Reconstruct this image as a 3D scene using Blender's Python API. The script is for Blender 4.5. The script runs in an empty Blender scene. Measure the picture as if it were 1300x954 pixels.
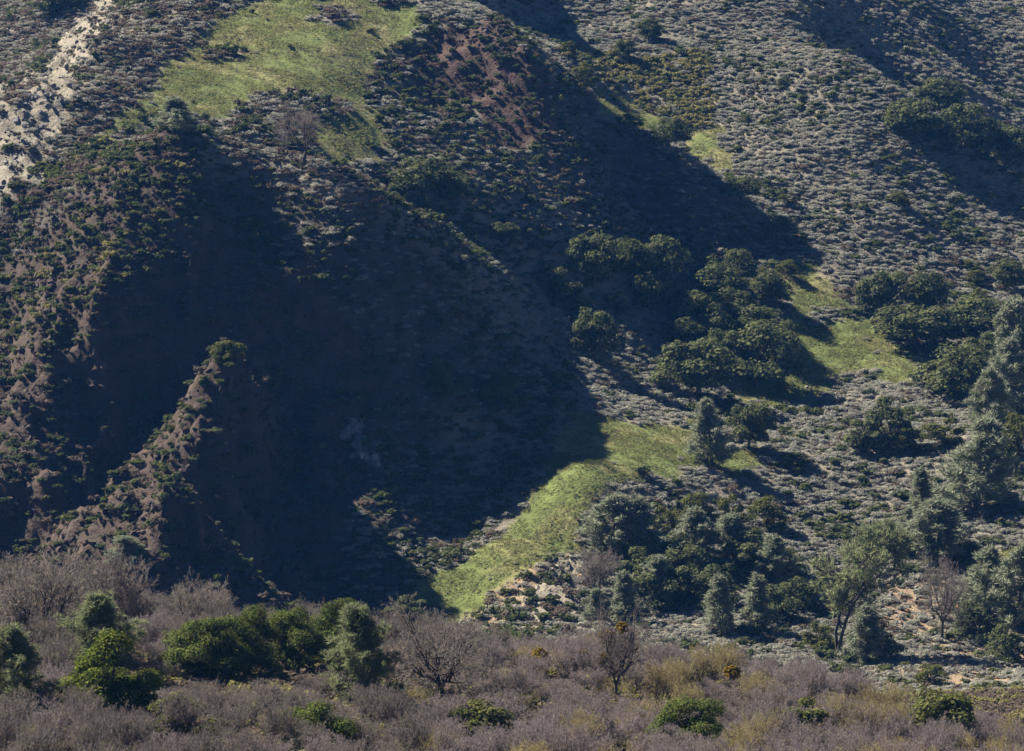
import bpy, bmesh, math, random
import numpy as np
from mathutils import Vector, Matrix

random.seed(7)
rng = np.random.default_rng(7)
scn = bpy.context.scene
col = scn.collection

# ------------------------------------------------------------------ camera
CAM_Z = 100.0                      # camera height above the datum (m)
PITCH = math.radians(-8.0)
W0, H0 = 1300.0, 954.0
HFOV = math.radians(15.0)
F = (W0 / 2) / math.tan(HFOV / 2)
cd = bpy.data.cameras.new('camera')
cam = bpy.data.objects.new('camera', cd)
col.objects.link(cam)
cam.location = (0, 0, CAM_Z)
cam.rotation_euler = (math.pi / 2 + PITCH, 0, 0)
cd.sensor_fit = 'HORIZONTAL'
cd.angle = HFOV
cd.clip_start = 1.0
cd.clip_end = 6000.0
scn.camera = cam

# ------------------------------------------------------------------ light
SUN_AZ = math.radians(57.0)        # degrees left of the view direction
SUN_EL = math.radians(43.0)
world = bpy.data.worlds.new('World')
scn.world = world
world.use_nodes = True
wn = world.node_tree
wn.nodes.clear()
w_out = wn.nodes.new('ShaderNodeOutputWorld')
w_bg = wn.nodes.new('ShaderNodeBackground')
w_sky = wn.nodes.new('ShaderNodeTexSky')
w_sky.sky_type = 'NISHITA'
w_sky.sun_disc = False
w_sky.sun_elevation = SUN_EL
w_sky.sun_rotation = 2 * math.pi - SUN_AZ
w_sky.air_density = 0.42
w_sky.altitude = 1500.0
w_sky.dust_density = 0.1
w_sky.ozone_density = 6.0
w_bg.inputs['Strength'].default_value = 0.05
wn.links.new(w_sky.outputs[0], w_bg.inputs[0])
wn.links.new(w_bg.outputs[0], w_out.inputs[0])
sun_vec = Vector((-math.sin(SUN_AZ) * math.cos(SUN_EL), math.cos(SUN_AZ) * math.cos(SUN_EL), math.sin(SUN_EL)))
sd = bpy.data.lights.new('sun', 'SUN')
sd.energy = 5.0
sd.angle = math.radians(0.53)
sd.color = (1.0, 0.91, 0.76)
so = bpy.data.objects.new('sun', sd)
col.objects.link(so)
so.location = (-200, 300, 400)
so.rotation_euler = sun_vec.to_track_quat('Z', 'Y').to_euler()
vs = scn.view_settings
vs.view_transform = 'Standard'
vs.look = 'None'
vs.exposure = 1.74
vs.gamma = 1.0
vs.use_curve_mapping = False
scn.cycles.max_bounces = 5
scn.cycles.transparent_max_bounces = 4
scn.cycles.use_denoising = True

# ------------------------------------------------------------------ helpers
cp, sp = math.cos(PITCH), math.sin(PITCH)


def ray(u, v):
    """Slopes x/y and (z-cam)/y of the sight line through a point of the photograph."""
    a = (u - W0 / 2) / F
    b = -(v - H0 / 2) / F
    dy = cp - b * sp
    dz = sp + b * cp
    return a / dy, dz / dy


def at(u, v, y):
    rx, rz = ray(u, v)
    return rx * y, y, CAM_Z + rz * y


def project(x, y, z):
    zz = z - CAM_Z
    fw = y * cp + zz * sp
    up = -y * sp + zz * cp
    return W0 / 2 + F * x / fw, H0 / 2 - F * up / fw


def hash2(ix, iy, seed):
    h = (ix.astype(np.int64) * 374761393 + iy.astype(np.int64) * 668265263 + seed * 982451653) & 0xFFFFFFFF
    h = ((h ^ (h >> 13)) * 1274126177) & 0xFFFFFFFF
    h = (h ^ (h >> 16)) & 0xFFFFFF
    return h / float(0xFFFFFF)


def vnoise(x, y, seed=0):
    x = np.asarray(x, float); y = np.asarray(y, float)
    ix = np.floor(x); iy = np.floor(y)
    fx = x - ix; fy = y - iy
    fx = fx * fx * fx * (fx * (fx * 6 - 15) + 10); fy = fy * fy * fy * (fy * (fy * 6 - 15) + 10)
    a = hash2(ix, iy, seed); b = hash2(ix + 1, iy, seed)
    c = hash2(ix, iy + 1, seed); d = hash2(ix + 1, iy + 1, seed)
    return (a + (b - a) * fx) * (1 - fy) + (c + (d - c) * fx) * fy


def fbm(x, y, seed=0, octv=4):
    s = 0; a = 0.5; t = 0
    for o in range(octv):
        s = s + a * vnoise(x * 2 ** o + 13.7 * o, y * 2 ** o - 7.1 * o, seed + o); t += a; a *= 0.5
    return s / t


def ridged(x, y, seed=0, octv=4):
    s = 0; a = 0.5; t = 0
    for o in range(octv):
        n = 1 - np.abs(2 * vnoise(x * 2 ** o + 5.3 * o, y * 2 ** o + 9.1 * o, seed + o) - 1)
        s = s + a * n * n; t += a; a *= 0.5
    return s / t


def smooth(a, b, x):
    t = np.clip((x - a) / (b - a), 0, 1)
    return t * t * (3 - 2 * t)


def in_poly(u, v, poly):
    inside = np.zeros(u.shape, bool)
    n = len(poly)
    for i in range(n):
        x1, y1 = poly[i]; x2, y2 = poly[(i + 1) % n]
        if y1 == y2:
            continue
        c = ((y1 > v) != (y2 > v)) & (u < (x2 - x1) * (v - y1) / (y2 - y1) + x1)
        inside ^= c
    return inside


# ------------------------------------------------------------------ terrain
# Control points (u, v, distance): ridges, spurs, gullies and flats of the place,
# each on its sight line at its own distance; a thin-plate spline joins them.
CP = [
 # near slope below the camera and its crest, then the hidden ravine beyond it
 (-350,1000,175),(0,1010,170),(325,1020,170),(650,1030,170),(975,1040,170),(1300,1050,170),(1650,1060,170),
 (-350,770,266),(-50,765,265),(150,790,260),(325,822,254),(500,842,251),(650,850,250),(800,850,252),(950,868,250),(1080,905,245),(1200,960,240),(1400,1010,235),(1650,1040,235),
 (-350,900,300),(0,905,300),(300,920,295),(650,925,295),(900,950,290),(1150,985,285),(1400,1000,280),
 (-300,850,345),(0,850,345),(200,850,345),(400,860,345),(600,880,340),(800,900,345),(1000,905,340),(1150,900,340),(1300,890,340),(1600,880,340),
 # left hill: base, lit left flank, face
 (-300,740,385),(0,745,392),(100,775,388),(200,790,385),(330,795,388),(450,810,412),
 (-300,500,445),(-150,380,458),(-150,600,425),
 (0,640,412),(0,520,428),(0,420,448),(0,320,460),(0,255,466),
 (70,600,413),(60,480,432),(80,380,443),(90,270,457),(120,215,463),
 (150,650,421),(90,690,414),(30,700,410),(150,560,432),(170,470,437),(170,380,441),(170,280,453),
 (215,165,466),(240,168,466),(235,260,455),(240,360,449),(235,450,444),(222,540,439),
 # lit spur in front
 (300,450,434),(272,535,422),(215,620,408),(150,712,393),(330,500,441),
 (350,580,434),(310,660,424),(250,735,412),(380,740,416),(430,660,428),(400,500,444),(380,400,451),
 (300,208,465),(384,236,463),(470,266,463),(545,304,470),(600,352,477),(640,388,482),(340,300,459),(420,320,456),(480,400,454),(460,520,446),(470,600,437),(500,560,446),
 # crest running right and down
 (300,182,469),(384,200,471),(470,236,474),(560,280,480),(620,328,488),(665,365,494),(710,402,499),
 (560,420,459),(640,430,472),
 # hollow behind the crest
 (230,200,485),(300,225,487),(400,250,488),(480,290,486),
 # valley floor in shadow and lower meadow
 (500,770,418),(420,790,414),(560,700,430),(520,650,436),(600,640,443),(560,560,450),(650,520,460),(730,600,441),(650,690,428),
 (700,520,462),(780,480,485),(850,530,473),(830,580,453),(760,640,436),(700,700,431),(620,760,418),(900,590,455),(900,545,472),
 (720,745,419),(700,800,406),(800,720,428),(820,790,413),(900,700,430),(900,790,411),(880,650,442),
 # grove bench and right meadow
 (770,420,499),(800,380,510),(870,480,500),(900,400,518),(940,490,500),(970,440,510),(980,520,489),
 (1010,500,500),(1060,480,508),(1040,430,519),(1100,440,518),(1160,480,508),(1010,350,538),(1080,380,533),(1060,345,540),
 (950,560,467),
 # near right shrub knoll
 (1000,580,464),(1080,500,499),(1180,510,497),(1100,580,465),(1050,650,448),(1150,640,451),(1220,550,476),(1020,720,431),(1130,720,431),
 (1235,640,445),(1280,650,441),(1300,560,468),(1230,500,501),(1300,480,508),(1400,600,456),(1600,600,461),
 (1200,780,417),(1290,720,427),(1100,800,409),(1290,820,405),(1500,750,421),(1200,850,391),
 # right grey hill
 (1100,340,545),(1160,420,528),(1240,420,530),(1300,400,537),(1200,340,552),(1300,330,560),(1100,270,560),(1200,260,570),(1300,262,577),
 (1000,270,560),(1060,180,578),(1160,180,584),(1230,195,586),(1310,242,584),(1400,300,570),
 (980,140,590),(1070,70,606),(1120,98,602),(1165,130,598),(960,60,615),(1010,10,632),(900,110,600),(900,30,622),(950,-60,660),(1060,-40,660),
 (1600,250,590),(1600,420,545),
 # draw behind the right hill and the far slopes
 (1110,130,635),(1180,190,628),(1240,240,622),(1310,290,618),(1400,340,610),
 (1200,100,642),(1280,170,636),(620,-60,629),(1260,120,660),(1310,150,655),(1140,40,652),(1200,0,690),(1300,30,690),(1250,-80,730),(1400,60,680),(1600,0,690),(1120,-60,690),
 # mid hill
 (600,26,549),(640,34,549),(560,45,545),(675,75,540),(700,130,535),(712,195,526),(735,260,518),(760,310,513),(530,100,533),(600,110,536),(640,180,525),(560,170,521),
 (500,60,541),(480,130,526),(520,200,513),(590,240,508),(640,290,506),(690,340,506),(730,370,506),
 (600,310,499),
 (700,96,549),(740,130,551),(790,168,551),(860,216,548),(920,250,548),(980,285,551),(1025,315,549),
 (780,240,544),(820,290,540),(880,300,539),(940,310,543),(850,340,524),(920,360,527),(980,340,538),
 # draw right of the mid hill
 (720,110,575),(770,140,582),(830,185,578),(890,215,572),(950,245,562),(900,180,580),(840,150,588),(770,115,592),(730,80,592),
 (700,50,612),(760,70,610),(840,100,602),(650,20,622),(600,0,616),(700,0,630),(790,20,628),(850,60,612),(820,-40,665),(700,-60,645),(560,-20,600),
 # upper-left meadow and slopes
 (420,215,497),(480,190,509),(440,150,513),(330,185,496),(330,130,511),(400,100,523),(260,150,500),(220,130,504),(300,70,527),(420,50,537),(500,25,548),(330,12,545),(400,0,550),(240,50,530),
 (520,-30,575),(560,-150,620),(470,-170,620),(640,-140,655),(400,-60,585),(250,-60,580),
 (180,120,502),(120,160,489),(150,80,516),(200,20,537),(60,220,474),(140,190,478),
 (0,215,472),(30,150,485),(80,105,500),(110,60,520),(150,10,545),(0,140,488),(40,105,498),(-100,180,490),(-100,260,470),(-300,230,490),
 (-60,190,488),
 # gully behind the pale ridge, far left slope
 (0,180,515),(50,130,530),(90,80,548),(-100,210,520),
 (0,90,575),(50,70,590),(100,30,605),(0,20,630),(80,-10,640),(-100,60,600),(-300,120,600),(130,-40,640),(-100,-60,680),
]
# wide surroundings out of the frame (x, y, z)
XP = [(-420,250,60),(-420,450,40),(-400,650,70),(-350,900,150),(0,950,190),(350,900,160),(420,650,80),(420,450,35),(420,250,50),
      (-150,900,165),(160,900,175),(0,0,96.5),(0,30,89),(-60,30,88),(60,30,88),(0,100,71),(-80,100,71),(80,100,70),(-250,60,80),(250,60,78),(-420,60,75),(420,60,72),(0,-200,125),(-300,-200,115),(300,-200,115),
      (0,1300,230),(-400,1300,220),(400,1300,220)]
_c = np.array([at(*p) for p in CP] + XP)
S = 200.0
cx, cy, cz = _c[:, 0] / S, _c[:, 1] / S, _c[:, 2]


def tps(r2):
    return 0.5 * r2 * np.log(r2 + 1e-9)


n = len(cx)
K = tps((cx[:, None] - cx[None]) ** 2 + (cy[:, None] - cy[None]) ** 2) + np.eye(n) * 2e-5
P = np.stack([np.ones(n), cx, cy], 1)
A = np.zeros((n + 3, n + 3)); A[:n, :n] = K; A[:n, n:] = P; A[n:, :n] = P.T
wgt = np.linalg.solve(A, np.concatenate([cz, np.zeros(3)]))


def base_height(X, Y):
    sh = X.shape
    x = (X / S).ravel(); y = (Y / S).ravel()
    out = np.empty(x.size)
    for i in range(0, x.size, 20000):
        xs = x[i:i + 20000, None]; ys = y[i:i + 20000, None]
        out[i:i + 20000] = tps((xs - cx) ** 2 + (ys - cy) ** 2) @ wgt[:n] + wgt[n] + wgt[n + 1] * xs[:, 0] + wgt[n + 2] * ys[:, 0]
    return out.reshape(sh)


def axis(lo, hi, step, far_lo, far_hi):
    a = list(np.arange(lo, hi + 1e-6, step))
    s = step; p = lo; left = []
    while p > far_lo:
        s *= 1.22; p -= s; left.append(p)
    s = step; p = a[-1]; right = []
    while p < far_hi:
        s *= 1.22; p += s; right.append(p)
    return np.array(left[::-1] + a + right)


GX = axis(-92, 92, 0.6, -420, 420)
GY = axis(160, 700, 0.6, -150, 1200)
MX, MY = np.meshgrid(GX, GY)           # rows = y
# the spline is smooth: evaluate it on a coarser lattice and interpolate
bx = np.unique(np.concatenate([GX[::3], GX[-1:]])); by = np.unique(np.concatenate([GY[::3], GY[-1:]]))
BX, BY = np.meshgrid(bx, by)
BZ = base_height(BX, BY)


def lattice(bx, by, BZ, X, Y):
    i = np.clip(np.searchsorted(bx, X) - 1, 0, len(bx) - 2); j = np.clip(np.searchsorted(by, Y) - 1, 0, len(by) - 2)
    tx = np.clip((X - bx[i]) / (bx[i + 1] - bx[i]), 0, 1); ty = np.clip((Y - by[j]) / (by[j + 1] - by[j]), 0, 1)
    return (BZ[j, i] * (1 - tx) + BZ[j, i + 1] * tx) * (1 - ty) + (BZ[j + 1, i] * (1 - tx) + BZ[j + 1, i + 1] * tx) * ty


Z0 = lattice(bx, by, BZ, MX, MY)

# ------------------------------------------------------------------ ground cover zones
U0, V0 = project(MX, MY, Z0)
jit = (fbm(MX / 3.5, MY / 3.5, 11, 3) - 0.5)
UJ = U0 + jit * 46; VJ = V0 + (fbm(MX / 3.0, MY / 3.0, 17, 3) - 0.5) * 22
BACK = MY > 350
ZONES = {
 'grass': [
  [(298,10),(244,58),(210,85),(203,112),(165,133),(125,170),(133,174),(205,150),(245,142),(300,152),(380,165),(400,202),(440,209),(490,212),(478,165),(468,130),(470,95),(490,60),(545,35),(520,10),(440,-8),(380,-5)],
  [(745,110),(772,116),(840,158),(822,168),(762,132)],
  [(872,165),(915,160),(925,175),(945,215),(900,207),(868,190)],
  [(985,335),(1036,341),(1063,364),(1090,385),(1124,425),(1161,452),(1171,484),(1229,508),(1198,502),(1158,490),(1080,474),(1050,493),(1005,513),(972,527),(935,505),(950,470),(1000,430),(1000,380)],
  [(480,800),(540,745),(620,690),(690,610),(700,560),(730,530),(790,535),(870,545),(880,520),(900,560),(960,570),(975,592),(930,602),(880,588),(860,612),(800,602),(775,618),(750,655),(738,696),(690,714),(640,740),(612,776),(560,800)],
  [(1268,700),(1310,690),(1310,724),(1280,716)]],
 'red': [
  [(515,75),(560,38),(640,28),(690,88),(722,195),(640,190),(600,130),(560,150),(528,115)],
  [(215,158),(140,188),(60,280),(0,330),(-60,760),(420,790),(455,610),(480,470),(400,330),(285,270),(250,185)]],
 'pale': [
  [(-40,165),(0,140),(56,98),(94,98),(86,150),(50,226),(-40,300)],
  [(58,80),(128,-6),(158,-2),(120,50),(85,92),(60,104)],
  [(680,740),(704,712),(728,710),(744,760),(700,785),(660,782)]],
 'tan': [
  [(1120,750),(1190,735),(1310,790),(1310,900),(1100,900),(1095,820)],
  [(600,770),(680,705),(700,720),(660,800),(560,810)],
  [(1090,565),(1125,565),(1120,582),(1085,580)]],
 'olive': [
  [(716,60),(760,80),(900,60),(915,160),(870,165),(780,125)],
  [(-40,240),(140,180),(220,175),(260,260),(120,420),(-40,500)]],
}
ISLANDS = [(365,140,72,20),(285,72,26,9),(430,20,30,12),(1085,395,22,10),(1050,400,14,10)]


def zone(name):
    m = np.zeros(MX.shape)
    for p in ZONES[name]:
        m[in_poly(UJ, VJ, p)] = 1.0
    m[~BACK] = 0
    return m


def blur(a, k=1):
    for _ in range(k):
        a = (a + np.roll(a, 1, 0) + np.roll(a, -1, 0) + np.roll(a, 1, 1) + np.roll(a, -1, 1)) / 5
    return a


Z_grass, Z_red, Z_pale, Z_tan, Z_olive = [zone(k) for k in ('grass', 'red', 'pale', 'tan', 'olive')]
for (a, b, ra, rb) in ISLANDS:
    Z_grass[(((UJ - a) / ra) ** 2 + ((VJ - b) / rb) ** 2 < 1) & BACK] = 0
crag = blur(Z_red * (U0 < 500), 6)
summit = blur(Z_red * (U0 >= 500), 4)
gr_s = blur(Z_grass, 4); pale_s = blur(Z_pale, 2)
far = smooth(345, 380, MY)

# relief
relief = (fbm(MX / 14, MY / 14, 21, 3) - 0.5) * 2.2 + (fbm(MX / 3.2, MY / 3.2, 31, 3) - 0.5) * 0.7
relief *= (1 - 0.8 * gr_s) * (0.35 + 0.65 * far)
wx = MX + (fbm(MX / 9, MY / 9, 41, 3) - 0.5) * 7
relief += crag * (0.22 + 0.78 * smooth(270, 430, V0)) * ((ridged(wx / 8.5, MY / 26, 51, 4) - 0.5) * 6.2 + (ridged(MX / 2.4, MY / 3.0, 61, 3) - 0.5) * 2.0)
relief += summit * ((ridged(MX / 3.6, MY / 5.0, 71, 3) - 0.5) * 1.6)
relief += pale_s * ((ridged(MX / 2.6 + MY / 5, MY / 7, 81, 3) - 0.5) * 2.2)
relief += gr_s * (fbm(MX / 1.6, MY / 1.1, 91, 2) - 0.5) * 0.22
ZG = Z0 + relief


def hz(x, y):
    return lattice(GX, GY, ZG, np.asarray(x, float), np.asarray(y, float))


def zat(field, x, y):
    i = np.clip(np.searchsorted(GX, x), 0, len(GX) - 1); j = np.clip(np.searchsorted(GY, y), 0, len(GY) - 1)
    return field[j, i]


YM = np.arange(120, 720, 0.3)


def ground_at(u, v, ymin=352.0, ymax=700.0):
    """First point of the ground beyond ymin met by a sight line of the photograph."""
    rx, rz = ray(u, v)
    y = YM[(YM >= ymin) & (YM <= ymax)]
    d = CAM_Z + rz * y - hz(rx * y, y)
    k = np.nonzero(d <= 0)[0]
    i = k[0] if len(k) else int(np.argmin(np.abs(d)))
    return rx * y[i], y[i], float(hz(rx * y[i], y[i]))


def visible(x, y, z, steps=160):
    ok = np.ones(len(x), bool)
    for t in np.linspace(0.22, 0.995, steps):
        ok &= (CAM_Z + (z - CAM_Z) * t) > hz(x * t, y * t) - 0.05
    return ok


# ------------------------------------------------------------------ materials
def new_mat(name):
    m = bpy.data.materials.new(name); m.use_nodes = True
    nt = m.node_tree; nt.nodes.clear()
    out = nt.nodes.new('ShaderNodeOutputMaterial')
    return m, nt, out


def rgba(c):
    return (c[0], c[1], c[2], 1.0)


def mix(nt, fac, a, b, blend='MIX'):
    n = nt.nodes.new('ShaderNodeMix'); n.data_type = 'RGBA'; n.blend_type = blend
    for s, val in ((0, fac), (6, a), (7, b)):
        if hasattr(val, 'is_linked'):
            nt.links.new(val, n.inputs[s])
        elif s == 0:
            n.inputs[0].default_value = val
        else:
            n.inputs[s].default_value = rgba(val)
    return n.outputs[2]


def noise(nt, scale, detail=3.0, coord='Object', rough=0.55):
    tc = nt.nodes.new('ShaderNodeTexCoord'); n = nt.nodes.new('ShaderNodeTexNoise')
    n.inputs['Scale'].default_value = scale; n.inputs['Detail'].default_value = detail; n.inputs['Roughness'].default_value = rough
    nt.links.new(tc.outputs[coord], n.inputs['Vector'])
    return n.outputs['Fac']


def remap(nt, x, a, b):
    r = nt.nodes.new('ShaderNodeMapRange')
    r.inputs['From Min'].default_value = a; r.inputs['From Max'].default_value = b
    nt.links.new(x, r.inputs['Value'])
    return r.outputs['Result']


def leaf_mat(name, dark, light, trans=0.25, tint=None, vary=1.0):
    """Foliage or twigs: each leaf and each plant has its own shade."""
    m, nt, out = new_mat(name)
    geo = nt.nodes.new('ShaderNodeNewGeometry'); oi = nt.nodes.new('ShaderNodeObjectInfo')
    c = mix(nt, geo.outputs['Random Per Island'], dark, light)
    if tint:
        c = mix(nt, oi.outputs['Random'], c, mix(nt, geo.outputs['Random Per Island'], [0.7 * t for t in tint], tint))
    f = remap(nt, noise(nt, 0.9, 2.0), 0.3, 0.7)
    c = mix(nt, f, c, mix(nt, 1.0, c, (0.66, 0.68, 0.66), 'MULTIPLY'))
    d = nt.nodes.new('ShaderNodeBsdfDiffuse'); t = nt.nodes.new('ShaderNodeBsdfTranslucent')
    nt.links.new(c, d.inputs['Color']); nt.links.new(c, t.inputs['Color'])
    mx = nt.nodes.new('ShaderNodeMixShader'); mx.inputs[0].default_value = trans
    nt.links.new(d.outputs[0], mx.inputs[1]); nt.links.new(t.outputs[0], mx.inputs[2])
    nt.links.new(mx.outputs[0], out.inputs['Surface'])
    return m


def solid_mat(name, a, b, scale=3.0, rough=0.9, bump=0.4, bump_scale=8.0):
    m, nt, out = new_mat(name)
    p = nt.nodes.new('ShaderNodeBsdfPrincipled')
    p.inputs['Roughness'].default_value = rough; p.inputs['Specular IOR Level'].default_value = 0.15
    oi = nt.nodes.new('ShaderNodeObjectInfo')
    c = mix(nt, remap(nt, noise(nt, scale), 0.3, 0.7), a, b)
    c = mix(nt, oi.outputs['Random'], c, mix(nt, 1.0, c, (0.7, 0.7, 0.72), 'MULTIPLY'))
    nt.links.new(c, p.inputs['Base Color'])
    bp = nt.nodes.new('ShaderNodeBump'); bp.inputs['Strength'].default_value = bump; bp.inputs['Distance'].default_value = 0.2
    nt.links.new(noise(nt, bump_scale, 4.0), bp.inputs['Height']); nt.links.new(bp.outputs[0], p.inputs['Normal'])
    nt.links.new(p.outputs[0], out.inputs['Surface'])
    return m


M = {
 'bark': solid_mat('bark', (0.06, 0.05, 0.045), (0.11, 0.095, 0.085), 4.0),
 'pine_bark': solid_mat('pine_bark', (0.05, 0.042, 0.04), (0.10, 0.085, 0.075), 4.0),
 'oak_leaf': leaf_mat('oak_leaf', (0.050, 0.064, 0.028), (0.165, 0.18, 0.084), 0.33),
 'olive_leaf': leaf_mat('olive_leaf', (0.05, 0.06, 0.02), (0.16, 0.165, 0.055), 0.3),
 'pine_needle': leaf_mat('pine_needle', (0.15, 0.17, 0.112), (0.35, 0.375, 0.27), 0.45),
 'green_pine': leaf_mat('green_pine', (0.13, 0.15, 0.075), (0.30, 0.33, 0.18), 0.4),
 'live_oak': leaf_mat('live_oak', (0.045, 0.065, 0.018), (0.15, 0.175, 0.05), 0.25),
 'broad_leaf': leaf_mat('broad_leaf', (0.035, 0.06, 0.012), (0.17, 0.19, 0.04), 0.3),
 'mistletoe': leaf_mat('mistletoe', (0.10, 0.07, 0.012), (0.26, 0.18, 0.03), 0.3),
 'twig_mauve': leaf_mat('twig_mauve', (0.165, 0.135, 0.140), (0.38, 0.32, 0.325), 0.3, tint=(0.30, 0.255, 0.235)),
 'twig_brown': leaf_mat('twig_brown', (0.10, 0.083, 0.078), (0.26, 0.22, 0.205), 0.3, tint=(0.26, 0.225, 0.20)),
 'twig_gold': leaf_mat('twig_gold', (0.20, 0.165, 0.09), (0.44, 0.37, 0.20), 0.3),
 'sage': leaf_mat('sage', (0.26, 0.258, 0.21), (0.405, 0.395, 0.335), 0.47, tint=(0.35, 0.34, 0.30)),
 'sage_pale': leaf_mat('sage_pale', (0.28, 0.28, 0.235), (0.43, 0.425, 0.365), 0.47, tint=(0.37, 0.365, 0.325)),
 'scrub_green': leaf_mat('scrub_green', (0.05, 0.065, 0.022), (0.15, 0.17, 0.06), 0.4, tint=(0.13, 0.15, 0.075)),
 'scrub_olive': leaf_mat('scrub_olive', (0.14, 0.135, 0.045), (0.34, 0.32, 0.11), 0.4, tint=(0.30, 0.27, 0.12)),
 'scrub_brown': leaf_mat('scrub_brown', (0.09, 0.07, 0.055), (0.22, 0.18, 0.14), 0.4, tint=(0.18, 0.14, 0.11)),
 'grass_blade': leaf_mat('grass_blade', (0.125, 0.145, 0.048), (0.185, 0.205, 0.076), 0.45, tint=(0.25, 0.235, 0.11)),
 'red_rock': solid_mat('red_rock', (0.055, 0.040, 0.035), (0.115, 0.086, 0.074), 0.8),
 'dark_rock': solid_mat('dark_rock', (0.05, 0.038, 0.034), (0.10, 0.077, 0.066), 0.8),
 'pale_rock': solid_mat('pale_rock', (0.13, 0.12, 0.102), (0.27, 0.25, 0.21), 0.8),
 'grey_rock': solid_mat('grey_rock', (0.12, 0.12, 0.12), (0.24, 0.235, 0.23), 0.8),
 'orange_rock': solid_mat('orange_rock', (0.42, 0.20, 0.09), (0.55, 0.30, 0.15), 0.8),
}

# ground
gm, nt, out = new_mat('hillside_ground')
pb = nt.nodes.new('ShaderNodeBsdfPrincipled'); pb.inputs['Roughness'].default_value = 0.95; pb.inputs['Specular IOR Level'].default_value = 0.1
at_ = nt.nodes.new('ShaderNodeAttribute'); at_.attribute_name = 'soil_and_shade'
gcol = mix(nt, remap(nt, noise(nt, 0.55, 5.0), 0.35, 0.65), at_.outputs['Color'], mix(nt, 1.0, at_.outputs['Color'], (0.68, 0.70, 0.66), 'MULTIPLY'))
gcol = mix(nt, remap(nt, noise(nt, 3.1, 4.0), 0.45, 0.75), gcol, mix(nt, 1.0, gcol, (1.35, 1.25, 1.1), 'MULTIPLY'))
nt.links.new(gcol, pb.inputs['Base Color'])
bp = nt.nodes.new('ShaderNodeBump'); bp.inputs['Strength'].default_value = 0.7; bp.inputs['Distance'].default_value = 0.35
nt.links.new(noise(nt, 2.2, 5.0), bp.inputs['Height']); nt.links.new(bp.outputs[0], pb.inputs['Normal'])
nt.links.new(pb.outputs[0], out.inputs['Surface'])


def mesh_from(name, V, Fq, mat, smooth_=False):
    """One mesh from an array of points and one of equal-sided faces."""
    me = bpy.data.meshes.new(name)
    V = np.asarray(V, np.float32).reshape(-1, 3); Fq = np.asarray(Fq, np.int32); k = Fq.shape[1]
    me.vertices.add(len(V)); me.vertices.foreach_set('co', V.ravel())
    me.loops.add(Fq.size); me.loops.foreach_set('vertex_index', Fq.ravel())
    me.polygons.add(len(Fq)); me.polygons.foreach_set('loop_start', np.arange(0, Fq.size, k, dtype=np.int32))
    if smooth_:
        me.polygons.foreach_set('use_smooth', np.ones(len(Fq), bool))
    me.update(calc_edges=True)
    if mat:
        me.materials.append(mat)
    return me


ny, nx = MX.shape
idx = np.arange(nx * ny).reshape(ny, nx)
FQ = np.stack([idx[:-1, :-1], idx[:-1, 1:], idx[1:, 1:], idx[1:, :-1]], -1).reshape(-1, 4)
tme = mesh_from('hillside', np.stack([MX, MY, ZG], -1), FQ, gm, True)


def lay(base, w, c, n=None):
    c = np.array(c)
    cc = c[None, None] * (1 if n is None else n[..., None])
    return base * (1 - w[..., None]) + cc * w[..., None]


n1 = fbm(MX / 5, MY / 5, 101, 4); n2 = fbm(MX / 1.7, MY / 1.7, 111, 3)
soil_and_shade = np.ones(MX.shape + (3,)) * np.array((0.165, 0.150, 0.125))
soil_and_shade = lay(soil_and_shade, smooth(0.5, 0.7, n1) * 0.6, (0.20, 0.178, 0.142))
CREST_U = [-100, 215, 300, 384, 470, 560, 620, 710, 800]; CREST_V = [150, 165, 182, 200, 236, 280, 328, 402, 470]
shade_zone = blur(((V0 > np.interp(U0, CREST_U, CREST_V) + 42 - 60 * (U0 < 250)) & (U0 < 735) & (V0 > 185) & (MY < 472) & (MY > 352) & ~((V0 > 520) & (U0 > 560))).astype(float), 8)
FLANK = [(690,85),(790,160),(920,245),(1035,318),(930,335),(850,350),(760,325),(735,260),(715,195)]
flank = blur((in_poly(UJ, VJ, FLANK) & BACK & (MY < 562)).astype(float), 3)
shade_zone = np.maximum(shade_zone, flank)
soil_and_shade = lay(soil_and_shade, shade_zone, (0.062, 0.057, 0.051))  # ground darkened on the shaded face and flank: shade put into the colour
soil_and_shade = lay(soil_and_shade, 1 - far, (0.085, 0.072, 0.058))
soil_and_shade = lay(soil_and_shade, blur(Z_tan, 1), (0.23, 0.175, 0.125), 0.75 + 0.5 * n2)
soil_and_shade = lay(soil_and_shade, blur(Z_red, 1), (0.062, 0.046, 0.039), 0.7 + 0.6 * n2)
soil_and_shade = lay(soil_and_shade, summit, (0.072, 0.047, 0.041), 0.7 + 0.6 * n2)
soil_and_shade = lay(soil_and_shade, blur(Z_pale, 1), (0.20, 0.182, 0.152), 0.75 + 0.5 * n2)
gcols = np.array((0.112, 0.137, 0.046))[None, None] * (1 - smooth(0.48, 0.72, n1))[..., None] + np.array((0.175, 0.168, 0.078))[None, None] * smooth(0.48, 0.72, n1)[..., None]
gcols *= (0.87 + 0.4 * n2)[..., None]
wg = blur(Z_grass, 1)[..., None]
soil_and_shade = soil_and_shade * (1 - wg) + gcols * wg
ca = tme.color_attributes.new('soil_and_shade', 'FLOAT_COLOR', 'POINT')
ca.data.foreach_set('color', np.concatenate([soil_and_shade, np.ones(MX.shape + (1,))], -1).astype(np.float32).ravel())
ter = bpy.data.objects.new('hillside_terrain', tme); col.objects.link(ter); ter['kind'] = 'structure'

# ------------------------------------------------------------------ plant builders
def unit(a):
    return a / (np.linalg.norm(a, axis=-1, keepdims=True) + 1e-9)


def rand_dirs(r, k):
    return unit(r.normal(size=(k, 3)))


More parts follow.
